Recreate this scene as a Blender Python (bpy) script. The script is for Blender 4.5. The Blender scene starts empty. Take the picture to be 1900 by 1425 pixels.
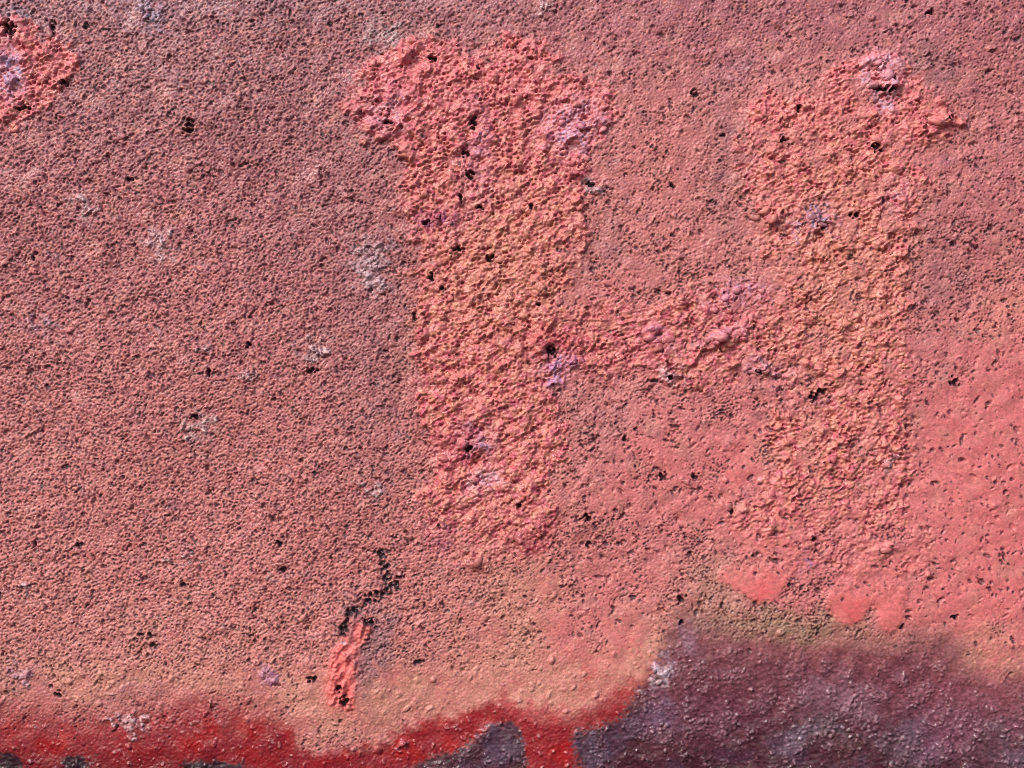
import bpy, math, random
import numpy as np
from mathutils import Vector

# ------------------------------------------------------------------ camera, sky, sun, exposure
S = 0.00025                      # one photograph pixel is a quarter of a millimetre on the wall
PW, PH = 1900, 1425
scene = bpy.context.scene
C = scene.collection

cam_d = bpy.data.cameras.new("camera")
cam = bpy.data.objects.new("camera", cam_d)
C.objects.link(cam)
DIST = 0.62
cam.location = (0, -DIST, 0)
cam.rotation_euler = (math.radians(90), 0, 0)
cam_d.sensor_width = 36
cam_d.lens = 36 * DIST / (PW * S)
cam_d.clip_start = 0.01
cam_d.clip_end = 200
scene.camera = cam

SUN = Vector((-0.50, -0.62, 0.62)).normalized()      # from the wall towards the sun: up and to the left
elev = math.asin(SUN.z)
rot = math.atan2(SUN.x, SUN.y)

world = bpy.data.worlds.new("World")
scene.world = world
world.use_nodes = True
wn = world.node_tree
bg = wn.nodes["Background"]
sky = wn.nodes.new("ShaderNodeTexSky")
sky.sky_type = 'NISHITA'
sky.sun_disc = False
sky.sun_elevation = elev
sky.sun_rotation = rot
sky.air_density = 1.0
sky.dust_density = 3.0
wn.links.new(sky.outputs[0], bg.inputs[0])
bg.inputs[1].default_value = 0.15

sun_d = bpy.data.lights.new("sun", 'SUN')
sun_d.energy = 2.4
sun_d.angle = math.radians(22)
sun_d.color = (1.0, 0.965, 0.93)
sun = bpy.data.objects.new("sun", sun_d)
C.objects.link(sun)
sun.location = SUN * 3
sun.rotation_euler = (-SUN).to_track_quat('-Z', 'Y').to_euler()

vs = scene.view_settings
vs.view_transform = 'Standard'
vs.look = 'None'
vs.gamma = 1.0
vs.use_curve_mapping = False
vs.exposure = 0.10
scene.cycles.pixel_filter_type = 'BLACKMAN_HARRIS'
scene.cycles.filter_width = 0.8

# ------------------------------------------------------------------ canvas: fields over the wall, in photograph pixels
ST = 1.62
NX, NY = 1920, 1440
U0, V0 = -605.0, -453.0
U1, V1 = U0 + ST * (NX - 1), V0 + ST * (NY - 1)
us = U0 + ST * np.arange(NX)
vsx = V0 + ST * np.arange(NY)
f32 = np.float32
UU, VV = np.meshgrid(us.astype(f32), vsx.astype(f32))

_fx = np.fft.rfftfreq(NX, ST)[None, :]
_fy = np.fft.fftfreq(NY, ST)[:, None]


def noise(lo, hi, seed, stretch=1.0, ang=0.0):
    """band-limited noise, wavelengths lo..hi pixels, stretched along ang (degrees, image sense)"""
    r = np.random.default_rng(seed)
    sp = np.fft.rfft2(r.standard_normal((NY, NX)).astype(f32))
    a = math.radians(ang)
    fa = _fx * math.cos(a) + _fy * math.sin(a)
    fb = -_fx * math.sin(a) + _fy * math.cos(a)
    k = np.sqrt((fa * stretch) ** 2 + fb ** 2) + 1e-9
    mid = math.log(1.0 / math.sqrt(lo * hi))
    wid = max(0.25, 0.5 * math.log(hi / lo))
    g = np.exp(-((np.log(k) - mid) / wid) ** 2) / k
    out = np.fft.irfft2(sp * g, s=(NY, NX)).astype(f32)
    out -= out.mean()
    return out / out.std()


def sstep(a, b, x):
    t = np.clip((x - a) / (b - a), 0, 1)
    return t * t * (3 - 2 * t)


WX = noise(18, 60, 1) * 7 + noise(90, 260, 2) * 10
WY = noise(18, 60, 3) * 7 + noise(90, 260, 4) * 10


def window(x0, y0, x1, y1):
    i0 = max(0, int((x0 - U0) / ST)); i1 = min(NX, int((x1 - U0) / ST) + 2)
    j0 = max(0, int((y0 - V0) / ST)); j1 = min(NY, int((y1 - V0) / ST) + 2)
    return slice(j0, j1), slice(i0, i1)


def sdf(pts, warp=1.0):
    """signed distance (positive inside) to a polygon, ragged by the warp field"""
    P = np.array(pts, float)
    pad = 260
    sl = window(P[:, 0].min() - pad, P[:, 1].min() - pad, P[:, 0].max() + pad, P[:, 1].max() + pad)
    x = UU[sl] + warp * WX[sl]
    y = VV[sl] + warp * WY[sl]
    d2 = np.full(x.shape, 1e9, f32)
    ins = np.zeros(x.shape, bool)
    n = len(P)
    for k in range(n):
        ax, ay = P[k]
        bx, by = P[(k + 1) % n]
        ex, ey = bx - ax, by - ay
        L = ex * ex + ey * ey + 1e-9
        t = np.clip(((x - ax) * ex + (y - ay) * ey) / L, 0, 1)
        d2 = np.minimum(d2, (x - ax - t * ex) ** 2 + (y - ay - t * ey) ** 2)
        if ay != by:
            c = ((ay > y) != (by > y)) & (x < (bx - ax) * (y - ay) / (by - ay) + ax)
            ins ^= c
    d = np.sqrt(d2)
    out = np.full((NY, NX), -pad, f32)
    out[sl] = np.where(ins, d, -d)
    return out


def poly(pts, soft=12, warp=1.0):
    return sstep(-soft, soft, sdf(pts, warp))


def path(pts, w, warp=0.4):
    """distance field of an open line: positive inside the half-width w"""
    P = np.array(pts, float)
    sl = window(P[:, 0].min() - 80, P[:, 1].min() - 80, P[:, 0].max() + 80, P[:, 1].max() + 80)
    x = UU[sl] + warp * WX[sl]
    y = VV[sl] + warp * WY[sl]
    d2 = np.full(x.shape, 1e9, f32)
    for (ax, ay), (bx, by) in zip(P[:-1], P[1:]):
        ex, ey = bx - ax, by - ay
        t = np.clip(((x - ax) * ex + (y - ay) * ey) / (ex * ex + ey * ey + 1e-9), 0, 1)
        d2 = np.minimum(d2, (x - ax - t * ex) ** 2 + (y - ay - t * ey) ** 2)
    out = np.full((NY, NX), -200, f32)
    out[sl] = w - np.sqrt(d2)
    return out


def bwin(cx, cy, rx, ry=None, ang=0, warp=1.0):
    ry = ry or rx
    R = 3.2 * max(rx, ry) + 20
    sl = window(cx - R, cy - R, cx + R, cy + R)
    x = UU[sl] + warp * WX[sl] - cx
    y = VV[sl] + warp * WY[sl] - cy
    a = math.radians(ang)
    p = (x * math.cos(a) + y * math.sin(a)) / rx
    q = (-x * math.sin(a) + y * math.cos(a)) / ry
    return sl, np.exp(-(p * p + q * q))


def blob(*a, **k):
    sl, v = bwin(*a, **k)
    out = np.zeros((NY, NX), f32)
    out[sl] = v
    return out


def stamp(xs, ys, rs, hs, power=1.0, ecc=0.35, seed=0):
    """grains: domes of radius rs and height hs, the highest wins"""
    r = np.random.default_rng(seed)
    n = len(xs)
    F = np.zeros(NY * NX, f32)
    th = r.uniform(0, math.pi, n)
    e = 1 + r.uniform(-ecc, ecc, n)
    ca, sa = np.cos(th), np.sin(th)
    # facet tilt makes grains angular rather than round
    tx, ty = r.normal(0, .3, n), r.normal(0, .3, n)
    ux, uy = r.normal(0, .5, n), r.normal(0, .5, n)
    top = r.uniform(.7, 1.1, n)
    m = int(math.ceil(rs.max() * (1 + ecc) / ST)) + 1
    ci = np.round((xs - U0) / ST).astype(int)
    cj = np.round((ys - V0) / ST).astype(int)
    for dj in range(-m, m + 1):
        for di in range(-m, m + 1):
            i = ci + di
            j = cj + dj
            dx = U0 + i * ST - xs
            dy = V0 + j * ST - ys
            p = (dx * ca + dy * sa) / (rs * e)
            q = (-dx * sa + dy * ca) * e / rs
            d = p * p + q * q
            ok = (d < 1) & (i >= 0) & (i < NX) & (j >= 0) & (j < NY)
            if not ok.any():
                continue
            dome = 1.25 * (1 - d[ok]) ** power
            facet = top[ok] + 1.3 * tx[ok] * p[ok] + 1.3 * ty[ok] * q[ok]
            facet2 = 1.15 - 1.1 * ux[ok] * p[ok] - 1.1 * uy[ok] * q[ok]
            h = hs[ok] * np.clip(np.minimum(np.minimum(dome, facet), facet2), 0, None)
            np.maximum.at(F, j[ok] * NX + i[ok], h.astype(f32))
    return F.reshape(NY, NX)


def scatter(n, weight, seed, box=None):
    """random points accepted in proportion to a 0..1 field"""
    r = np.random.default_rng(seed)
    x = r.uniform(U0 + 20, U1 - 20, n)
    y = r.uniform(V0 + 20, V1 - 20, n)
    w = weight[((y - V0) / ST).astype(int), ((x - U0) / ST).astype(int)]
    k = r.uniform(0, 1, n) < w
    return x[k], y[k]


# ------------------------------------------------------------------ where things are on the wall
STEM_A = [(655, 120), (700, 95), (760, 82), (830, 95), (900, 85), (950, 75), (1015, 88), (1028, 130), (1080, 138),
          (1125, 170), (1132, 210), (1110, 250), (1095, 290), (1112, 330), (1090, 372), (1080, 420), (1052, 470), (1046, 520),
          (1042, 570), (1060, 640), (1046, 700), (1040, 760), (1046, 830), (1032, 900), (1022, 980), (1012, 1038), (900, 1056),
          (800, 1040), (780, 1000), (790, 930), (800, 860), (795, 780), (775, 700), (765, 640), (770, 560), (775, 480),
          (760, 420), (740, 380), (740, 300), (722, 262), (660, 240), (645, 190)]
BAR = [(1042, 575), (1150, 568), (1230, 545), (1330, 540), (1392, 520), (1422, 600), (1440, 690), (1330, 706), (1200, 702),
       (1100, 690), (1044, 700), (1060, 640)]
STEM_B = [(1418, 150), (1470, 172), (1560, 130), (1610, 108), (1660, 100), (1702, 150), (1772, 190), (1788, 235), (1740, 268),
          (1702, 290), (1722, 330), (1712, 400), (1692, 480), (1692, 560), (1672, 640), (1692, 700), (1682, 800), (1692, 900),
          (1702, 1000), (1682, 1060), (1560, 1076), (1470, 1040), (1400, 1000), (1352, 960), (1385, 920), (1450, 860), (1442, 800),
          (1440, 690), (1415, 600), (1432, 500), (1420, 420), (1396, 330), (1380, 290), (1390, 230)]
CORNER = [(-170, 90), (-60, 45), (30, 38), (110, 68), (136, 110), (115, 160), (108, 212), (40, 228), (-60, 250), (-180, 200)]
RED = [(-760, 1335), (-300, 1330), (0, 1322), (150, 1345), (330, 1318), (480, 1312), (530, 1352), (565, 1388), (640, 1398),
       (700, 1374), (760, 1354), (830, 1330), (900, 1312), (945, 1302), (1000, 1322), (1060, 1326), (1120, 1302), (1165, 1275),
       (1200, 1240), (1230, 1300), (1160, 1440), (1090, 1990), (-760, 1990)]
PURPLE_A = [(765, 1425), (818, 1401), (859, 1382), (885, 1363), (904, 1347), (954, 1337), (965, 1350), (974, 1388), (981, 1425),
            (990, 1560), (880, 1600), (640, 1580), (560, 1500), (660, 1450)]
PURPLE_B = [(1068, 1425), (1067, 1372), (1086, 1357), (1150, 1341), (1183, 1300), (1198, 1255), (1235, 1205), (1262, 1150),
            (1300, 1172), (1370, 1196), (1500, 1212), (1650, 1206), (1742, 1206), (1790, 1256), (1850, 1282), (1905, 1268),
            (2100, 1300), (2660, 1310), (2660, 1990), (1080, 1990)]
SPOTS = [[(-10, 1402), (14, 1400), (34, 1412), (40, 1440), (-20, 1445)],
         [(120, 1412), (142, 1402), (166, 1412), (172, 1440), (112, 1442)],
         [(345, 1418), (372, 1407), (410, 1405), (440, 1418), (462, 1445), (330, 1448)]]
FOAM = [(655, 1138), (668, 1148), (680, 1142), (683, 1176), (680, 1205), (678, 1235), (672, 1270), (662, 1310), (642, 1324),
        (618, 1312), (604, 1286), (609, 1250), (628, 1204), (640, 1166)]
DRIP_A = [(1424, 1082, 37), (1404, 1076, 36), (1372, 1066, 26), (1346, 1066, 18), (1440, 1045, 40), (1410, 1040, 44), (1450, 1015, 30)]
DRIP_B = [(1574, 1130, 34), (1562, 1108, 30), (1592, 1100, 26), (1620, 1098, 24), (1644, 1108, 28), (1654, 1134, 26), (1650, 1150, 20), (1670, 1100, 18)]
CRACKS = [([(702, 1030), (706, 1048), (714, 1066), (712, 1078)], 7.0),
          ([(736, 1078), (733, 1090), (712, 1096), (694, 1104), (674, 1116), (660, 1132), (648, 1146), (640, 1166), (634, 1186)], 5.5),
          ([(679, 1152), (688, 1156)], 7.5)]
# holes: x, y, radius x, radius y
HOLES = [(20, 55, 10, 14), (98, 50, 6, 11), (160, 48, 6, 7), (352, 230, 8, 9), (350, 242, 12, 5), (240, 332, 6, 5), (120, 155, 8, 5),
         (45, 200, 14, 4), (803, 110, 10, 4), (878, 228, 6, 13), (872, 325, 8, 7), (985, 383, 4, 7), (864, 285, 7, 5),
         (800, 515, 4, 8), (822, 536, 6, 4), (1290, 172, 8, 7), (770, 588, 5, 8), (578, 688, 9, 6), (363, 774, 8, 6),
         (1023, 652, 10, 10), (910, 480, 8, 6), (850, 462, 10, 4), (1626, 272, 9, 10), (1510, 737, 10, 8), (1524, 726, 7, 6),
         (1772, 710, 9, 8), (1096, 345, 8, 7), (1264, 1113, 8, 8), (1265, 1155, 5, 5), (776, 1229, 9, 6),
         (110, 1288, 7, 6), (525, 1057, 7, 7), (519, 1010, 7, 6), (147, 1012, 8, 5), (340, 1085, 6, 6), (1675, 1163, 5, 5),
         (1772, 1145, 6, 4), (1090, 960, 7, 7), (1482, 200, 5, 7), (1454, 260, 6, 5), (855, 368, 3, 8), (1356, 946, 4, 11),
         (1727, 22, 7, 6), (719, 228, 9, 5), (1658, 145, 3, 8), (1585, 400, 7, 5), (1640, 166, 22, 4), (1240, 545, 5, 4),
         (1213, 707, 12, 4), (1245, 700, 6, 4), (1090, 1010, 6, 6), (790, 412, 7, 5), (1408, 690, 7, 4),
         (285, 1198, 7, 6), (1765, 220, 6, 5), (870, 832, 9, 5), (1000, 565, 4, 4), (1248, 345, 5, 5), (962, 938, 7, 4),
         (280, 1178, 5, 5), (260, 1178, 6, 4), (1510, 1000, 5, 5), (890, 385, 8, 4), (1230, 885, 8, 6), (1290, 884, 7, 5),
         (580, 1260, 8, 6), (1340, 250, 5, 4), (1160, 815, 5, 5), (60, 480, 5, 4), (462, 640, 5, 5), (388, 690, 4, 7)]
FOAM_HOLES = [(629, 1277, 6, 7), (641, 1301, 7, 10)]

sdA, sdB, sdBar, sdCor = sdf(STEM_A, 1.1), sdf(STEM_B, 1.1), sdf(BAR, 1.1), sdf(CORNER, 1.0)
sd_red, sd_pA, sd_pB = sdf(RED, 0.45), sdf(PURPLE_A, 0.2), sdf(PURPLE_B, 0.35)
sd_spots = [sdf(s, 0.5) for s in SPOTS]
sd_foam = sdf(FOAM, 0.35)


def puddle(circles):
    acc = np.zeros((NY, NX), f32)
    for (x, y, r) in circles:
        sl = window(x - 160, y - 160, x + 160, y + 160)
        d = r - np.hypot(UU[sl] + .12 * WX[sl] - x, VV[sl] + .12 * WY[sl] - y)
        acc[sl] += np.exp(d / 7.0)
    return np.log(acc + 1e-9) * 7.0


sd_dA, sd_dB = puddle(DRIP_A), puddle(DRIP_B)
fine_edge = noise(7, 14, 77) * 2.2
crack_gap = 2.6 * np.clip(noise(16, 40, 78), -1.6, .8)
sd_cracks = [path(p, w, 0.25) + 1.0 * fine_edge + crack_gap for p, w in CRACKS]
sd_crack = np.maximum.reduce(sd_cracks)
barw = sstep(-7, 9, sdBar) * sstep(-2, -14, np.maximum(sdA, sdB))
sd_crust = np.maximum.reduce([sdA, sdB, sdBar, sdCor])
W_crust = sstep(-7, 9, sd_crust + fine_edge)
fade = (1 - 0.75 * sstep(850, 1080, VV) * sstep(1200, 1300, UU)) * (1 - .8 * sstep(930, 1060, VV + .8 * WY) * sstep(1150, 1100, UU))      # the lower end of one stem sinks into the wall
patchy = noise(45, 170, 36)
W_crust = W_crust * fade * (1 - (.25 + .45 * sstep(1250, 1430, UU)) * sstep(.1, 1.3, patchy)) * (1 - .55 * barw * sstep(.5, -.9, patchy + .8 * np.clip(blob(1350, 630, 70, 40) + blob(1215, 640, 50, 40) + blob(1330, 545, 60, 30), 0, 1.6)))
wB = 12 + 56 * sstep(1190, 1330, UU)
W_purp = np.maximum.reduce([sstep(-4, 7, sd_pA + fine_edge), sstep(-wB, wB, sd_pB + fine_edge * 2),
                            *[sstep(-6, 6, s + fine_edge) for s in sd_spots]])
lsoft = 14 + 46 * sstep(560, 420, UU) + 14 * sstep(960, 1020, UU)
W_red = sstep(-lsoft, lsoft, sd_red + fine_edge - .5 * lsoft + 7) * (1 - W_purp)
red_soft = sstep(-70, 30, sd_red) * sstep(640, 380, UU)
n_speck0 = noise(10, 30, 55)
W_foam = sstep(-5, 5, sd_foam + fine_edge * .8)
W_drip = np.maximum(sstep(-3, 9, sd_dA + fine_edge * .6) * (1 - .95 * sstep(1092, 1020, VV + 9 * n_speck0)), sstep(-3, 9, sd_dB + fine_edge * .6) * (1 - .8 * sstep(1118, 1074, VV + 7 * n_speck0)))
W_crack = sstep(-2, 4, sd_crack)


def hole_field(lst):
    F = np.full((NY, NX), -9, f32)
    for (x, y, rx, ry) in lst:
        sl = window(x - 60, y - 60, x + 60, y + 60)
        d = np.sqrt(((UU[sl] - x) / rx) ** 2 + ((VV[sl] - y) / ry) ** 2)
        F[sl] = np.maximum(F[sl], 1 - d + fine_edge[sl] * .16)
    return F


HF = np.maximum(hole_field([(x, y, rx * .92, ry * .92) for x, y, rx, ry in HOLES]), hole_field(FOAM_HOLES))
W_hole = sstep(-0.15, 0.35, HF)

# smooth, thickly sprayed coral areas
W_thick = np.clip(0.95 * blob(1860, 760, 170, 150) + 0.9 * blob(1840, 980, 190, 150) + 0.8 * blob(1380, 850, 90, 45, -20)
                  + 0.75 * blob(1180, 1230, 90, 60) + 0.6 * blob(1200, 860, 120, 110) + 0.5 * blob(1400, 960, 120, 60)
                  + 0.6 * blob(1800, 1130, 150, 80) + 0.55 * blob(1090, 1150, 170, 110) + 0.2 * blob(1780, 300, 120, 200)
                  + 0.7 * blob(1430, 1000, 70, 40) + 0.6 * blob(1610, 1060, 80, 24) + 0.6 * blob(800, 1290, 260, 40) + 0.4 * blob(1130, 560, 70, 60) + 0.5 * blob(2200, 800, 300, 500), 0, 1)
W_olive = np.clip(1.1 * blob(1450, 1150, 160, 38, 4) + 0.5 * blob(1330, 1080, 60, 60) + 0.7 * blob(1480, 1090, 40, 30), 0, 1)

# ------------------------------------------------------------------ relief, in photograph pixels
n_pore = noise(6, 34, 11, 1.3, -28)
n_pore2 = noise(5, 10, 12, 1.2, -20)
n_mid = noise(30, 75, 13)
n_big = noise(220, 700, 14)
n_dens = noise(50, 160, 15)

left = sstep(1250, 500, UU)
upper = sstep(520, 60, VV)
lowl = sstep(300, 800, VV) * left
midr = sstep(1000, 1150, UU) * sstep(280, 460, VV) * sstep(1240, 1130, VV)
npore = n_pore * .62 + n_pore2 * .72
npore /= npore.std()
flatw = np.clip(1 - .75 * W_thick - .3 * W_red, .15, 1)
h = 0.42 * np.clip(npore, -1.6, 1.0) * flatw + 0.7 * n_mid + 2.2 * n_big

# pinholes and pits the coral never covered
band_tan = np.clip(blob(250, 1280, 520, 50) + blob(750, 1310, 250, 50), 0, 1)
dens = 0.50 + .42 * left + .14 * lowl - .55 * W_thick + .6 * W_olive + .16 * n_dens - .35 * band_tan - .04 * upper + .22 * sstep(1650, 1780, UU) * sstep(720, 560, VV)
dens += .18 * blob(1180, 770, 140, 90) - .45 * sstep(1150, 1330, VV)
dens = np.clip(dens, .03, 1) * (1 - .8 * W_crust) * (1 - W_purp) * (1 - .93 * W_drip) * (1 - W_foam) * (1 - .85 * W_red)
n_speck = .72 * noise(4, 9, 19, 1.15, -25) + .55 * noise(7, 18, 20, 1.2, -25)
n_speck /= n_speck.std()
pit = sstep(0, .5, n_speck - (1.9 - 1.5 * dens) + .28 * n_dens * midr) * sstep(.12, .4, dens)
qx, qy = scatter(36000, dens * sstep(.1, .35, dens), 16)
qr = np.random.default_rng(17).gamma(4, .62, len(qx)).clip(1.6, 5)
PF = stamp(qx, qy, qr, np.full(len(qx), 1.0), .8, .5, 18)          # 0..1 inside a pit
pit = np.maximum(pit, sstep(.3, .8, PF + .2 * n_pore2 * (PF > .05)))
h -= 1.8 * pit + .9 * stamp(qx, qy, qr, qr * .5, .8, .5, 18)
bdens = np.clip((.12 + .88 * sstep(950, 1150, UU) * sstep(300, 480, VV)) * sstep(1230, 1130, VV) * (1 - .15 * W_thick) * (1 - .5 * W_crust), 0, 1)
bx_, by_ = scatter(36000, bdens * (1 - W_drip) * (1 - W_purp), 91)
br_ = np.random.default_rng(92).gamma(4.2, .66, len(bx_)).clip(1.7, 6.5)
BF = stamp(bx_, by_, br_, np.full(len(bx_), 1.0), .8, .5, 93)
h -= stamp(bx_, by_, br_, br_ * .7, .8, .5, 93)
bpit = sstep(.2, .7, BF + .35 * n_pore2 * (BF > .05))

# fine standing sand on the open plaster, crowded higher up
n_sand = noise(3.4, 7, 23)
gw = np.clip((.5 + .4 * upper * sstep(1500, 900, UU) + .15 * left) * (1 - .75 * W_thick) * (1 - .6 * W_crust) * sstep(-2.0, 1.2, n_dens) * (1 - .5 * midr), 0, 1)
gx, gy = scatter(200000, gw * (1 - .35 * lowl), 21)
r_ = np.random.default_rng(5)
gr = r_.gamma(2.2, .95, len(gx)).clip(1.3, 6.5)
G1 = stamp(gx, gy, gr, gr * .46, .7, .45, 22)
h += (G1 + .26 * n_sand * flatw * (1 - .4 * midr)) * (1 - W_purp) * (1 - .75 * W_drip) * (1 - .55 * W_red)

# pale crusty blisters on the open wall
BLIST = [(690, 485, 30, 42), (292, 458, 24, 20), (588, 640, 16, 14), (362, 786, 24, 18), (82, 600, 12, 20), (700, 908, 22, 10), (150, 382, 14, 10), (300, 620, 10, 10),
         (365, 655, 14, 8), (735, 62, 26, 16), (285, 28, 24, 22), (600, 608, 14, 8), (500, 1262, 20, 16), (45, 1250, 26, 18), (1215, 1252, 14, 16), (240, 1335, 40, 12), (520, 1058, 10, 10),
         (1098, 344, 16, 12), (60, 1090, 12, 10), (345, 1045, 12, 10), (470, 700, 12, 8), (95, 480, 8, 8), (640, 1216, 7, 6), (1250, 690, 30, 10), (745, 1382, 14, 9), (1640, 865, 16, 14), (1020, 36, 24, 14)]
W_bl = np.zeros((NY, NX), f32)
for b in BLIST:
    sl, bv = bwin(*b)
    W_bl[sl] = np.maximum(W_bl[sl], bv)
W_bl = sstep(.15, .65, W_bl + .12 * n_speck)
tx_, ty_ = scatter(160000, W_bl * .8, 24)
tr_ = np.random.default_rng(25).gamma(4, .95, len(tx_)).clip(2, 8)
GB = stamp(tx_, ty_, tr_, tr_ * .62, .65, .5, 26)
h += GB + W_bl * 1.2

# crust: clumped crumbs of all sizes on a slightly raised, wavy pad
n_clump = noise(22, 90, 35)
calm = .75 * sstep(1250, 1450, UU)                                     # the second stem is less crumbly
cx, cy = scatter(120000, W_crust * sstep(-1.1 + calm, 1.1 + calm, n_clump + .4 * n_dens), 31)
cr = np.random.default_rng(6).gamma(2.6, 1.5, len(cx)).clip(2, 12)
G2 = stamp(cx, cy, cr, cr * .5, .6, .55, 32)
fx_, fy_ = scatter(16000, W_crust * sstep(-.6 + calm, 1.2 + calm, n_clump), 38)
fr_ = np.random.default_rng(39).gamma(3.2, 2.5, len(fx_)).clip(4, 19)
G4 = stamp(fx_, fy_, fr_, 1.2 + fr_ * .22, .28, .6, 40)                # flat flakes with steep rims
n_rdg = noise(20, 60, 45, 2.2, -24)
ridge = np.clip(1 - np.abs(n_rdg) * 1.7, 0, 1) ** 2 * sstep(-.2, 1.0, noise(50, 140, 46))
n_crust = .75 * noise(7, 90, 33, 1.5, -28) + .65 * noise(5, 14, 37, 1.2, -10)
pad = sstep(-16, 22, sd_crust + 2 * fine_edge) * fade * (1 - .6 * barw)
h = h * (1 - .1 * W_crust) + pad * 3.4 + W_crust * (np.maximum(G2 * (.6 + .3 * np.clip(n_clump, -1, 1.6)), G4) + .35 * G2 + 3.0 * ridge + 1.15 * np.clip(n_crust, -1.5, 2.2) + 1.25 * n_clump)
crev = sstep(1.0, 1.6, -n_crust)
h -= W_crust * crev * 3.2

# grains of the dark painted field, and of the red band
px_, py_ = scatter(330000, np.clip(W_purp * .95 * sstep(-1.5, 1.5, n_dens + .8 * n_mid) + W_red * .09, 0, 1), 41)
pr = np.random.default_rng(7).gamma(3.5, .58, len(px_)).clip(1.5, 4.6)
G3 = stamp(px_, py_, pr, pr * .66, .6, .45, 42)
n_row = noise(5, 24, 43, 1.8, -4)
h = h * (1 - W_purp) + W_purp * (0.28 * n_row + 0.8 * n_mid + 2.2 * n_big) + G3 * np.clip(W_purp + W_red, 0, 1)

# drips: smooth, thick paint; foam filler: folded; cracks and holes: deep
h = h * (1 - .85 * W_drip) + W_drip * (2.2 + 2.0 * n_big + .3 * n_mid)
n_fold = noise(9, 26, 51, 2.4, -72)
h = h * (1 - W_foam) + W_foam * (7 + 1.9 * n_fold + .6 * noise(6, 11, 52))
n_bub = noise(7, 12, 53)
h = h * (1 - .6 * W_crack) + W_crack * (-7 + 2.2 * n_bub)
h = h * (1 - .8 * W_hole) - 10 * W_hole * (0.6 + .4 * sstep(0, .9, HF))

# the few big lips and ridges
for (x, y, rx, ry, a, hh) in [(1640, 148, 24, 15, -20, 12), (1620, 120, 16, 16, 0, 7), (1735, 232, 26, 13, -25, 10), (1742, 228, 12, 10, 0, 7),
                              (1420, 402, 26, 18, 15, 9), (1510, 418, 26, 14, 0, 5), (870, 822, 24, 12, -10, 9), (830, 850, 24, 12, -30, 7),
                              (1215, 635, 30, 16, 20, 8), (1345, 632, 40, 11, 0, 10), (1300, 655, 44, 4, -28, 8), (1270, 560, 46, 5, -14, 7), (1230, 690, 60, 4, 4, 5), (1180, 600, 30, 5, -20, 5),
                              (755, 105, 14, 16, 0, 8), (1410, 690, 20, 10, 0, 8), (890, 1040, 16, 14, 0, 8), (1650, 420, 38, 14, -5, 4),
                              (1565, 595, 14, 12, 0, 7), (800, 640, 26, 8, -35, 6), (1215, 1250, 14, 12, 0, 8), (748, 1381, 9, 6, 0, 6),
                              (1355, 945, 10, 14, 0, 6), (1640, 1020, 30, 10, -10, 5), (1010, 640, 26, 20, 0, 5), (690, 480, 30, 34, 0, 3)]:
    sl, bv = bwin(x, y, rx, ry, a, .5)
    h[sl] += hh * bv * (1 - W_hole[sl])

# ------------------------------------------------------------------ paint, layer by layer


def srgb(r, g, b):
    c = np.array([r, g, b], float) / 255
    return np.where(c <= .04045, c / 12.92, ((c + .055) / 1.055) ** 2.4).astype(f32)


ALB = 0.86
col = np.empty((NY, NX, 3), f32)
col[:] = srgb(204, 122, 114)


def lay(mask, rgb, amt=1.0):
    global col
    m = np.clip(mask * amt, 0, 1)[..., None]
    col += m * (srgb(*rgb) - col)


def dab(b, rgb, amt, gain=None, within=None):
    sl, m = bwin(*b)
    if gain is not None:
        m = m * gain[sl]
    if within is not None:
        m = m * within[sl]
    m = np.clip(m * amt, 0, 1)[..., None]
    col[sl] += m * (srgb(*rgb) - col[sl])


lay(left * sstep(1150, 300, VV), (170, 94, 96), .9)
lay(blob(300, 120, 600, 170), (156, 102, 106), .85)
lay(sstep(90, 0, VV) * sstep(1300, 600, UU), (152, 116, 126), .6)
lay(sstep(260, 0, VV) * (1 - left), (166, 98, 106), .75)
lay(sstep(1000, 1500, UU) * sstep(300, 900, VV), (212, 120, 118), .75)
lay(W_thick, (222, 118, 114), .85)
lay(blob(1840, 330, 110, 260), (172, 100, 106), .6)
lay(np.clip(blob(1870, 560, 70, 60), 0, 1), (226, 142, 118), .6)
lay(noise(35, 110, 61) * .5, (206, 138, 122), .4)
fleck = noise(9, 22, 70)
lay(sstep(.9, 1.8, fleck) * (1 - W_crust), (226, 136, 124), .7)
lay(sstep(.8, 1.8, -fleck) * (1 - W_crust) * left, (140, 84, 86), .6)
lay((noise(30, 90, 62) * .5 - .1) * (1 - .85 * W_thick), (160, 96, 104), .42)
lay(sstep(.5, 1.5, -n_speck) * (1 - W_crust) * (.35 + .65 * left) * (1 - W_thick), (220, 140, 128), .55)
# tan and peach mist
for (x, y, rx, ry, a, am) in [(330, 1200, 420, 90, 2, .4), (900, 1130, 110, 110, 0, .45), (980, 1080, 60, 60, 0, .4), (250, 1270, 420, 46, 2, .8), (700, 1300, 220, 60, -8, .9), (960, 1190, 60, 150, 4, .7), (1050, 1270, 190, 50, -8, .85),
                              (1200, 1215, 70, 50, -25, .85), (1830, 1215, 110, 34, 6, .9), (930, 500, 120, 110, 0, .55), (1560, 480, 120, 200, 0, .55),
                              (840, 930, 60, 40, 0, .5), (1540, 830, 110, 90, 0, .45), (950, 330, 110, 60, 0, .5), (1480, 880, 60, 60, 0, .5),
                              (1300, 665, 60, 18, 0, .5), (1650, 430, 40, 16, 0, .6), (760, 640, 40, 60, 0, .4), (1000, 800, 50, 110, 0, .4)]:
    dab((x, y, rx, ry, a), (206, 140, 118), am, np.clip(.9 + .25 * n_dens + .22 * fleck, 0, 2))
lay(blob(1450, 1160, 190, 36, 4), (172, 138, 108), .9)
lay(blob(1330, 1090, 70, 60), (178, 136, 112), .6)
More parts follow.
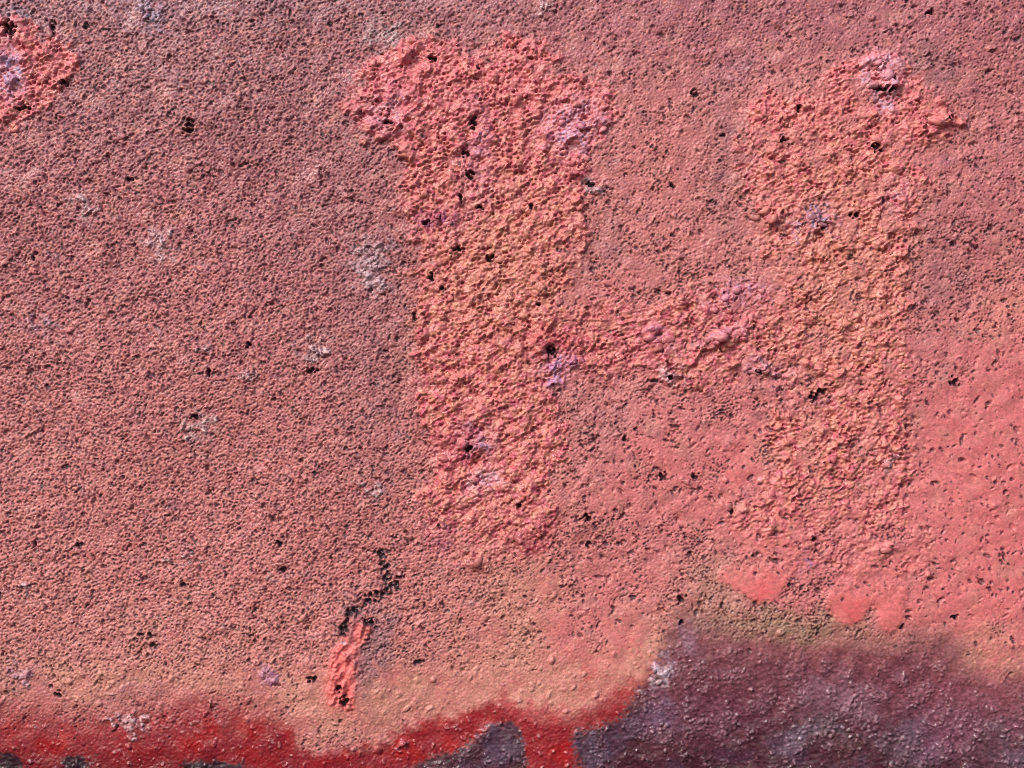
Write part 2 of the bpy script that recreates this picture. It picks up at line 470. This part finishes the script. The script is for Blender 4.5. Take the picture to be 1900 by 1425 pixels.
# crust: brighter coral with pink and orange crumbs
cn = noise(14, 40, 63)
lay(W_crust * (VV < 9999), (220, 126, 116), .78)
lay(W_crust * sstep(.2, 1.6, cn), (228, 152, 122), .65)
lay(W_crust * sstep(.2, 1.6, -cn), (196, 88, 104), .75)
lay(W_crust * sstep(420, 80, VV), (232, 128, 128), .45)
lay(W_crust * np.clip(blob(930, 500, 130, 130) + blob(1560, 520, 120, 220), 0, 1), (214, 144, 116), .5)
# red sprayed low down
lay(red_soft * np.clip(1 + .3 * fleck, 0, 2), (172, 78, 78), .75)
rn = noise(40, 120, 64)
lay(W_red, (150, 30, 38), .95)
lay(W_red * sstep(-.2, 1.6, rn), (172, 34, 38), .8)
lay(W_red * sstep(0, 1.6, -rn) * left, (136, 40, 52), .6)
lay(W_red * sstep(1370, 1425, VV) * sstep(700, 300, UU), (112, 26, 34), .7)
lay(blob(1075, 1255, 14, 26), (200, 90, 84), .7)
lay(blob(1000, 1310, 60, 14), (196, 84, 86), .6)
# dark violet field
lay(W_purp, (72, 38, 48), .97)
pn = noise(40, 150, 65)
lay(W_purp * sstep(.1, 1.5, pn), (88, 58, 76), .6)
lay(W_purp * sstep(.1, 1.5, -pn), (74, 36, 44), .7)
top_mist = sstep(-10, 150, sd_pB)
lay(W_purp * (1 - top_mist) * sstep(1160, 1260, UU), (150, 88, 92), .7)
lay(W_purp * blob(1520, 1260, 260, 60), (126, 70, 78), .7)
lay(W_purp * blob(1800, 1300, 160, 60), (136, 74, 84), .7)
lay(W_purp * blob(1340, 1330, 80, 50), (128, 70, 84), .6)
for (x, y, rx, ry, c, am) in [(1690, 1370, 50, 40, (112, 92, 104), .5), (1880, 1400, 60, 40, (110, 90, 102), .5), (1230, 1325, 40, 25, (124, 98, 122), .6),
                              (1560, 1290, 60, 26, (150, 112, 124), .5), (1570, 1400, 40, 40, (92, 52, 52), .8), (1500, 1370, 60, 30, (128, 110, 120), .6),
                              (1280, 1185, 22, 34, (172, 134, 146), .6), (1090, 1400, 26, 40, (100, 82, 102), .6), (925, 1390, 40, 40, (100, 84, 106), .5),
                              (1640, 1225, 20, 12, (160, 70, 80), .6), (1760, 1240, 20, 12, (150, 70, 78), .6), (1760, 1360, 70, 40, (130, 80, 98), .6)]:
    dab((x, y, rx, ry), c, am, None, W_purp)
n_gr = noise(7, 14, 66)
lay(W_purp * sstep(.8, 2.2, G3) * sstep(-.4, 1.2, n_gr), (176, 134, 142), .6)  # lilac overspray on grain tips, brightened to paint in their highlights
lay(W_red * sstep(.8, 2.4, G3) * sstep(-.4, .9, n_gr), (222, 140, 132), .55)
for s_ in sd_spots:
    lay(sstep(-8, 6, s_ + fine_edge), (46, 28, 36), .75)
# drips and filler
lay(W_drip, (228, 120, 114), .92)
lay(W_drip * np.clip(blob(1425, 1100, 26, 18) + blob(1580, 1150, 20, 16), 0, 1), (228, 98, 98), .7)
lay(np.clip(sstep(-22, 4, sd_foam), 0, 1), (222, 118, 106), .5)
lay(W_foam, (236, 118, 108), .95)
# lilac and chalky dabs, and painted glints on the sand
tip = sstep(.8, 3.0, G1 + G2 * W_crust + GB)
lay(W_bl * (1 - W_red), (206, 160, 156), .5)
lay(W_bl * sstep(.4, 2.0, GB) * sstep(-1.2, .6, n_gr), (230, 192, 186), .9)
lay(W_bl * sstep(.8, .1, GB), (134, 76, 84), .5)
lay(sstep(1.0, 2.2, G1) * sstep(.7, 1.5, n_gr) * (1 - W_crust) * (1 - W_purp), (216, 166, 158), .6)  # pale tips on some sand grains: glossy glints painted into the colour
for (x, y, rx, ry, c, am) in [(1060, 235, 48, 42, (206, 160, 186), .7), (820, 410, 50, 26, (158, 70, 108), .95), (1510, 412, 34, 24, (176, 142, 172), .9),
                              (1632, 140, 24, 32, (218, 172, 190), .85), (1630, 182, 26, 12, (196, 164, 186), .8), (10, 135, 34, 36, (186, 160, 188), .9),
                              (20, 25, 40, 26, (150, 126, 140), .7), (1032, 684, 30, 26, (200, 158, 196), .85), (690, 485, 34, 44, (206, 170, 172), .75),
                              (588, 640, 18, 16, (226, 188, 182), .8), (362, 785, 24, 24, (218, 182, 170), .8), (292, 458, 28, 22, (206, 168, 162), .6),
                              (820, 1003, 34, 30, (164, 92, 116), .8), (990, 992, 32, 28, (158, 44, 66), .9), (892, 902, 22, 24, (232, 190, 202), .85),
                              (880, 818, 30, 16, (226, 176, 194), .8), (846, 836, 50, 26, (166, 54, 76), .8), (1222, 632, 40, 24, (222, 146, 166), .7), (1345, 632, 44, 14, (220, 166, 180), .8),
                              (1365, 545, 36, 22, (208, 148, 172), .7), (82, 600, 16, 24, (206, 150, 164), .6), (1098, 344, 20, 16, (206, 178, 178), .85),
                              (285, 30, 30, 28, (176, 156, 176), .75), (735, 62, 36, 22, (188, 164, 160), .7), (1218, 1250, 18, 18, (206, 186, 196), .7),
                              (40, 1252, 30, 26, (176, 116, 130), .7), (500, 1262, 22, 22, (170, 92, 130), .7), (880, 310, 30, 50, (196, 130, 150), .6),
                              (730, 200, 60, 40, (206, 146, 168), .5), (1410, 690, 34, 14, (216, 160, 176), .7), (1360, 130, 40, 30, (160, 112, 124), .4),
                              (1660, 360, 30, 24, (190, 130, 150), .5), (1520, 728, 24, 16, (150, 88, 112), .7), (150, 380, 18, 14, (208, 172, 170), .6),
                              (1505, 1040, 14, 12, (120, 84, 128), .8), (1255, 665, 14, 12, (206, 170, 120), .6), (1140, 345, 24, 20, (196, 128, 136), .4),
                              (600, 610, 20, 14, (206, 150, 140), .5), (240, 1290, 60, 20, (176, 108, 116), .5), (740, 150, 70, 30, (232, 120, 122), .5),
                              (650, 1214, 6, 6, (238, 214, 208), .6), (748, 1381, 10, 7, (226, 150, 156), .8), (1035, 640, 54, 40, (184, 60, 76), .6), (880, 240, 24, 60, (176, 96, 122), .6), (1060, 320, 40, 24, (176, 80, 96), .6), (1220, 660, 60, 30, (190, 80, 100), .5), (1370, 600, 50, 40, (186, 84, 110), .45)]:
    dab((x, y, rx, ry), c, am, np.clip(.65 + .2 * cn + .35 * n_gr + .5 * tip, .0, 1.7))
# a dull grey-brown stain where old plaster shows beside the filler and along some edges
for (x, y, rx, ry, a, am) in [(700, 1205, 22, 80, 6, .75), (652, 1140, 26, 40, 25, .6), (640, 1180, 12, 40, 20, .5), (1740, 520, 40, 120, 0, .35), (1120, 470, 60, 50, 0, .35),
                              (600, 380, 120, 180, 0, .2), (1730, 130, 60, 30, 10, .45), (1345, 300, 45, 150, 0, .35), (1120, 790, 60, 60, 0, .3), (690, 690, 70, 220, 0, .25)]:
    dab((x, y, rx, ry, a), (138, 100, 104), am)
# pinholes the coral never covered
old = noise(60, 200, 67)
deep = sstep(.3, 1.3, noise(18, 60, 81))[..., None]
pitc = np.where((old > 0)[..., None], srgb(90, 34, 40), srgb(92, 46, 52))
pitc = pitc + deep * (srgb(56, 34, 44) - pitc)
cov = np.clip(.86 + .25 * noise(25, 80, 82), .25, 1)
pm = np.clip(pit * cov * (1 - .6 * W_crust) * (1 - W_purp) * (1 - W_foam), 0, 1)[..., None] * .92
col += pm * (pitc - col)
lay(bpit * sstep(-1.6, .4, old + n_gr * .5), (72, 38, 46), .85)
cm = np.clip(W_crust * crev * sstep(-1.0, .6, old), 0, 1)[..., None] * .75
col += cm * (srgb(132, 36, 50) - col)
lay(W_crack, (44, 34, 40), .95)
lay(W_crack * sstep(.3, 1.3, n_bub), (104, 84, 92), .6)
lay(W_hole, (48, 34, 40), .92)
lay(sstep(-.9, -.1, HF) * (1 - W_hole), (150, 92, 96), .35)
v = 1 + .07 * noise(8, 20, 68) + .07 * n_sand + W_purp * (.16 * n_speck + .10 * noise(8, 22, 69))
col *= np.clip(v, .55, 1.45)[..., None]
col = np.clip(col * ALB * np.array([.985, .95, 1.06], f32), 0.006, .9)

# gloss: dark and lilac paint is shinier, dusty coral is duller
rough = 0.50 - .18 * W_purp - .16 * W_red - .08 * W_crust + .05 * n_dens - .1 * W_crack
rough = np.clip(rough + (.10 * n_mid + .09 * n_dens) * W_purp, .24, .8)

# ------------------------------------------------------------------ materials


def paint_material(name, attr=True, base=(.5, .2, .18)):
    m = bpy.data.materials.new(name)
    m.use_nodes = True
    nt = m.node_tree
    bs = nt.nodes["Principled BSDF"]
    tc = nt.nodes.new("ShaderNodeTexCoord")
    n1 = nt.nodes.new("ShaderNodeTexNoise")
    n1.inputs["Scale"].default_value = 900
    n1.inputs["Detail"].default_value = 4
    nt.links.new(tc.outputs["Object"], n1.inputs["Vector"])
    hsv = nt.nodes.new("ShaderNodeHueSaturation")
    mr = nt.nodes.new("ShaderNodeMapRange")
    mr.inputs["From Min"].default_value = .3
    mr.inputs["From Max"].default_value = .7
    mr.inputs["To Min"].default_value = .88
    mr.inputs["To Max"].default_value = 1.12
    nt.links.new(n1.outputs["Fac"], mr.inputs["Value"])
    nt.links.new(mr.outputs[0], hsv.inputs["Value"])
    if attr:
        a = nt.nodes.new("ShaderNodeAttribute")
        a.attribute_name = "paint"
        nt.links.new(a.outputs["Color"], hsv.inputs["Color"])
        b = nt.nodes.new("ShaderNodeAttribute")
        b.attribute_name = "gloss"
        nt.links.new(b.outputs["Fac"], bs.inputs["Roughness"])
    else:
        hsv.inputs["Color"].default_value = (*base, 1)
        bs.inputs["Roughness"].default_value = .8
    nt.links.new(hsv.outputs[0], bs.inputs["Base Color"])
    bp = nt.nodes.new("ShaderNodeBump")
    bp.inputs["Strength"].default_value = .35
    bp.inputs["Distance"].default_value = .0004
    n2 = nt.nodes.new("ShaderNodeTexNoise")
    n2.inputs["Scale"].default_value = 1500
    n2.inputs["Detail"].default_value = 3
    nt.links.new(tc.outputs["Object"], n2.inputs["Vector"])
    nt.links.new(n2.outputs["Fac"], bp.inputs["Height"])
    nt.links.new(bp.outputs[0], bs.inputs["Normal"])
    bs.inputs["Specular IOR Level"].default_value = .5
    return m


M_PAINT = paint_material("sprayed paint on plaster")
M_CORE = paint_material("bare grey plaster", False, (.32, .29, .27))

# ------------------------------------------------------------------ mesh: one continuous relief, cut into its parts


def axis(lo, a, b, hi):
    mid = np.arange(a, b + ST * .5, ST)
    out = []
    x, s = mid[-1], ST
    while x < hi - 14:
        s = min(s * 1.18, 13)
        x += s
        out.append(x)
    neg = []
    x, s = mid[0], ST
    while x > lo + 14:
        s = min(s * 1.18, 13)
        x -= s
        neg.append(x)
    return np.array(neg[::-1] + list(mid) + out)


ax = axis(U0, -14, PW + 14, U1 - 4)
ay = axis(V0, -14, PH + 14, V1 - 4)
gxx, gyy = np.meshgrid(ax, ay)
fi = (gxx - U0) / ST
fj = (gyy - V0) / ST
i0 = fi.astype(int); j0 = fj.astype(int)
ti = (fi - i0).astype(f32); tj = (fj - j0).astype(f32)


def samp(F):
    if F.ndim == 3:
        a, b = ti[..., None], tj[..., None]
    else:
        a, b = ti, tj
    return (F[j0, i0] * (1 - a) + F[j0, i0 + 1] * a) * (1 - b) + (F[j0 + 1, i0] * (1 - a) + F[j0 + 1, i0 + 1] * a) * b


Hs = samp(h)
Cs = samp(col)
Rs = samp(rough)
NYg, NXg = gxx.shape
co = np.stack([(gxx - PW / 2) * S, -Hs * S, -(gyy - PH / 2) * S], -1).astype(f32)
# normals of the whole relief, so that the cuts between parts never show
du = np.gradient(co, axis=1)
dv = np.gradient(co, axis=0)
nr = np.cross(du, dv)
nr /= np.linalg.norm(nr, axis=-1, keepdims=True) + 1e-12
if nr[..., 1].mean() > 0:
    nr = -nr

# face labels
fcx = (gxx[:-1, :-1] + gxx[1:, 1:]) / 2
fcy = (gyy[:-1, :-1] + gyy[1:, 1:]) / 2
ii = np.clip(np.round((fcx - U0) / ST).astype(int), 0, NX - 1)
jj = np.clip(np.round((fcy - V0) / ST).astype(int), 0, NY - 1)


def at(F):
    return F[jj, ii]


lab = np.zeros(fcx.shape, np.int32)
parts = []          # (id, name, parent key, label)


def region(mask, name, parent, label=None):
    k = len(parts) + 1
    lab[mask] = k
    parts.append((k, name, parent, label))


fe = at(fine_edge)
region(at(sd_red) + fe > -4, 'red_paint_band', 'wall', 'deep red paint band with soft upper edge along the bottom')
region((at(sd_pA) + fe > 0), 'violet_paint_patch', 'wall', 'dark violet grainy paint wedge enclosed by the red band')
region((at(sd_pB) + fe > 0), 'violet_paint_patch', 'wall', 'wide dark violet and mauve grainy paint field')
for s in sd_spots:
    region(at(s) + fe > 0, 'violet_paint_patch', 'wall', 'small dark violet spot in the red band')
region(at(sdA) + fe > 0, 'stem', 'letter', 'thick crusty coral stem with wide ragged top')
region(at(sdB) + fe > 0, 'stem', 'letter', 'crusty coral stem fading into smooth paint at its foot')
region((at(sdBar) + fe > 0) & ~(at(sdA) + fe > 0) & ~(at(sdB) + fe > 0), 'crossbar', 'letter', 'crumbly pink crossbar between the stems')
region(at(sdCor) + fe > 0, 'crust_patch', 'wall', 'coral and lilac crust cut by the picture corner')
region(at(sd_dA) + fe * .6 > 2, 'paint_drip', 'wall', 'smooth bright coral paint tongue with one round tip')
region(at(sd_dB) + fe * .6 > 2, 'paint_drip', 'wall', 'smooth coral paint run with two rounded lobes')
for s in sd_cracks:
    region(at(s) > 0, 'crack', 'wall', None)
region(at(sd_foam) + fe * .8 > 0, 'filler_bead', 'wall', 'bright coral folded filler bead squeezed from the black crack')
for (x, y, rx, ry) in HOLES + FOAM_HOLES:
    d = ((fcx - x) / rx) ** 2 + ((fcy - y) / ry) ** 2
    region((d < 1.15) & (at(HF) > -.1), 'hole', 'filler' if (x, y, rx, ry) in FOAM_HOLES else 'wall', None)

wall = bpy.data.objects.new('painted_wall', None)
C.objects.link(wall)
wall.location = (0, 0, -(PH / 2) * S)
wall.empty_display_size = .05
wall['label'] = 'rough plaster wall sprayed coral, red and violet with a raised crusty letter H'
wall['category'] = 'wall'
wall['kind'] = 'thing'
letter = bpy.data.objects.new('raised_letter', None)
C.objects.link(letter)
letter.parent = wall
letter['label'] = 'raised crusty coral letter H standing proud of the plaster'
OFF = np.array([0, 0, -(PH / 2) * S], f32)


def link(name, me, parent, label=None, mat=M_PAINT):
    me.materials.append(mat)
    o = bpy.data.objects.new(name, me)
    C.objects.link(o)
    o.parent = parent
    if label:
        o['label'] = label
    return o


vid = np.arange(NYg * NXg).reshape(NYg, NXg)
quads = np.stack([vid[:-1, :-1], vid[1:, :-1], vid[1:, 1:], vid[:-1, 1:]], -1).reshape(-1, 4)
labf = lab.ravel()
coF, nrF, CsF, RsF = co.reshape(-1, 3) - OFF, nr.reshape(-1, 3), Cs.reshape(-1, 3), Rs.reshape(-1)


def cut(k):
    q = quads[labf == k]
    if len(q) == 0:
        return None
    used, inv = np.unique(q, return_inverse=True)
    inv = inv.reshape(-1).astype(np.int32)
    me = bpy.data.meshes.new('relief')
    nf = len(q)
    me.vertices.add(len(used))
    me.vertices.foreach_set('co', np.ascontiguousarray(coF[used], f32).ravel())
    me.loops.add(nf * 4)
    me.loops.foreach_set('vertex_index', inv)
    me.polygons.add(nf)
    me.polygons.foreach_set('loop_start', np.arange(0, nf * 4, 4, dtype=np.int32))
    me.update(calc_edges=True)
    ca = me.attributes.new('paint', 'FLOAT_COLOR', 'POINT')
    c4 = np.ones((len(used), 4), f32)
    c4[:, :3] = CsF[used]
    ca.data.foreach_set('color', c4.ravel())
    ra = me.attributes.new('gloss', 'FLOAT', 'POINT')
    ra.data.foreach_set('value', np.ascontiguousarray(RsF[used], f32))
    me.polygons.foreach_set('use_smooth', np.ones(nf, bool))
    me.normals_split_custom_set_from_vertices(nrF[used].astype(float))
    return me


link('plaster_surface', cut(0), wall, 'pitted coral and mauve sprayed plaster')
filler = None
for k, name, par, lb in parts:
    me = cut(k)
    if me is None:
        continue
    p = {'wall': wall, 'letter': letter, 'filler': filler}[par]
    o = link(name, me, p, lb)
    if name == 'filler_bead':
        filler = o

# the body of the wall behind the relief
x0, x1 = (ax[0] - PW / 2) * S, (ax[-1] - PW / 2) * S
z0, z1 = -(ay[-1] - PH / 2) * S - OFF[2], -(ay[0] - PH / 2) * S - OFF[2]
ya, yb = 0.006, 0.20
me = bpy.data.meshes.new('core')
me.from_pydata([(x0, ya, z0), (x1, ya, z0), (x1, ya, z1), (x0, ya, z1), (x0, yb, z0), (x1, yb, z0), (x1, yb, z1), (x0, yb, z1)], [],
               [(0, 1, 2, 3), (5, 4, 7, 6), (4, 0, 3, 7), (1, 5, 6, 2), (3, 2, 6, 7), (4, 5, 1, 0)])
link('wall_core', me, wall, mat=M_CORE)

# ------------------------------------------------------------------ lumps standing on the crust, each its own piece
random.seed(4)
rl = np.random.default_rng(9)
import bmesh
ico = bmesh.new()
bmesh.ops.create_icosphere(ico, subdivisions=2, radius=1)
IV = np.array([v.co[:] for v in ico.verts])
IF = [[v.index for v in f.verts] for f in ico.faces]
ico.free()


def crumb(x, y, rx, ry, rz, ang, seed, parent):
    r = np.random.default_rng(seed)
    V = IV.copy()
    d = np.ones(len(V))
    for _ in range(11):
        k = r.normal(size=3)
        k /= np.linalg.norm(k)
        d = np.minimum(d, r.uniform(.5, .92) / np.maximum(V @ k, .02))
    for f in (2.2, 3.1, 4.3, 6.0, 8.0):
        for _ in range(2):
            k = r.normal(size=3) * f
            d = d * (1 + .085 * np.sin(V @ k + r.uniform(0, 6)))
    V = V * np.clip(d, .35, 1.25)[:, None]
    V *= np.array([rx, ry, rz])
    a = math.radians(ang)
    X = V[:, 0] * math.cos(a) - V[:, 1] * math.sin(a)
    Y = V[:, 0] * math.sin(a) + V[:, 1] * math.cos(a)
    j, i = int((y - V0) / ST), int((x - U0) / ST)
    base = float(h[max(0, j - 2):j + 3, max(0, i - 2):i + 3].mean()) - rz * .05
    P = np.stack([(X + x - PW / 2) * S, -(V[:, 2] + base) * S, -(Y + y - PH / 2) * S], -1) - OFF
    me = bpy.data.meshes.new('crumb')
    me.from_pydata(P.tolist(), [], IF)
    ji = np.clip(((Y + y - V0) / ST).astype(int), 0, NY - 1)
    ixi = np.clip(((X + x - U0) / ST).astype(int), 0, NX - 1)
    tint = np.clip(col[ji, ixi].mean(0) * .5 + col[ji, ixi] * .5, 0, 1) * r.uniform(.95, 1.15)
    c4 = np.ones((len(V), 4), f32)
    c4[:, :3] = tint
    me.attributes.new('paint', 'FLOAT_COLOR', 'POINT').data.foreach_set('color', c4.ravel())
    me.attributes.new('gloss', 'FLOAT', 'POINT').data.foreach_set('value', np.full(len(V), .42, f32))
    me.polygons.foreach_set('use_smooth', np.ones(len(me.polygons), bool))
    me.update()
    return link('crumb', me, parent)


BIG = [(1628, 118, 15, 11), (1646, 140, 17, 13), (1618, 158, 14, 8), (1735, 228, 22, 11), (1418, 392, 14, 10), (1432, 408, 13, 10),
       (1402, 404, 11, 12), (1505, 402, 12, 9), (1522, 416, 13, 8), (884, 818, 15, 9), (862, 826, 9, 8), (824, 852, 17, 9), (896, 898, 9, 7),
       (906, 910, 10, 7), (1204, 626, 15, 11), (1222, 644, 14, 12), (1240, 630, 12, 10), (1310, 630, 10, 8), (1336, 628, 12, 9), (1352, 640, 11, 9),
       (1380, 628, 10, 7), (1365, 540, 12, 9), (1346, 552, 10, 8), (1262, 556, 12, 8), (756, 98, 9, 13), (1058, 250, 12, 9), (1076, 236, 10, 9), (1044, 228, 10, 8),
       (1404, 686, 12, 8), (1420, 690, 10, 7), (888, 1042, 12, 11), (1566, 600, 14, 11), (1215, 1242, 7, 6), (1222, 1264, 8, 7), (748, 1379, 10, 6),
       (812, 402, 10, 8), (830, 416, 11, 8), (986, 640, 10, 9), (1008, 662, 9, 7), (1076, 668, 10, 9), (1640, 1020, 14, 8), (1352, 940, 10, 12),
       (1626, 258, 13, 9), (1100, 352, 9, 7), (350, 796, 9, 5), (372, 756, 9, 4), (604, 655, 8, 4), (688, 470, 7, 8), (704, 496, 8, 6), (676, 492, 6, 7),
       (1600, 940, 9, 8), (1470, 660, 10, 8), (1410, 540, 10, 9), (5, 128, 11, 9), (20, 150, 10, 9), (92, 66, 9, 12), (640, 1215, 5, 6), (1036, 560, 9, 11)]
nb = 0
for (x, y, rx, ry) in BIG:
    j, i = int((y - V0) / ST), int((x - U0) / ST)
    par = letter if max(sdA[j, i], sdB[j, i], sdBar[j, i]) > 0 else wall
    crumb(x, y, rx, ry, min(rx, ry) * random.uniform(.5, .75), random.uniform(-35, 10), 1000 + nb, par)
    nb += 1
inframe = W_crust * ((UU > 5) & (UU < PW - 5) & (VV > 5) & (VV < PH - 5)) * (1 - W_hole)
lx, ly = scatter(6000, inframe * .9, 71)
for x, y in list(zip(lx, ly))[:235]:
    rx = min(11.0, max(4.0, float(rl.gamma(5, 1.25))))
    ry = rx * random.uniform(.6, 1.0)
    j, i = int((y - V0) / ST), int((x - U0) / ST)
    par = letter if max(sdA[j, i], sdB[j, i], sdBar[j, i]) > 0 else wall
    crumb(x, y, rx, ry, min(rx, ry) * random.uniform(.4, .7), random.uniform(-50, 20), 2000 + nb, par)
    nb += 1
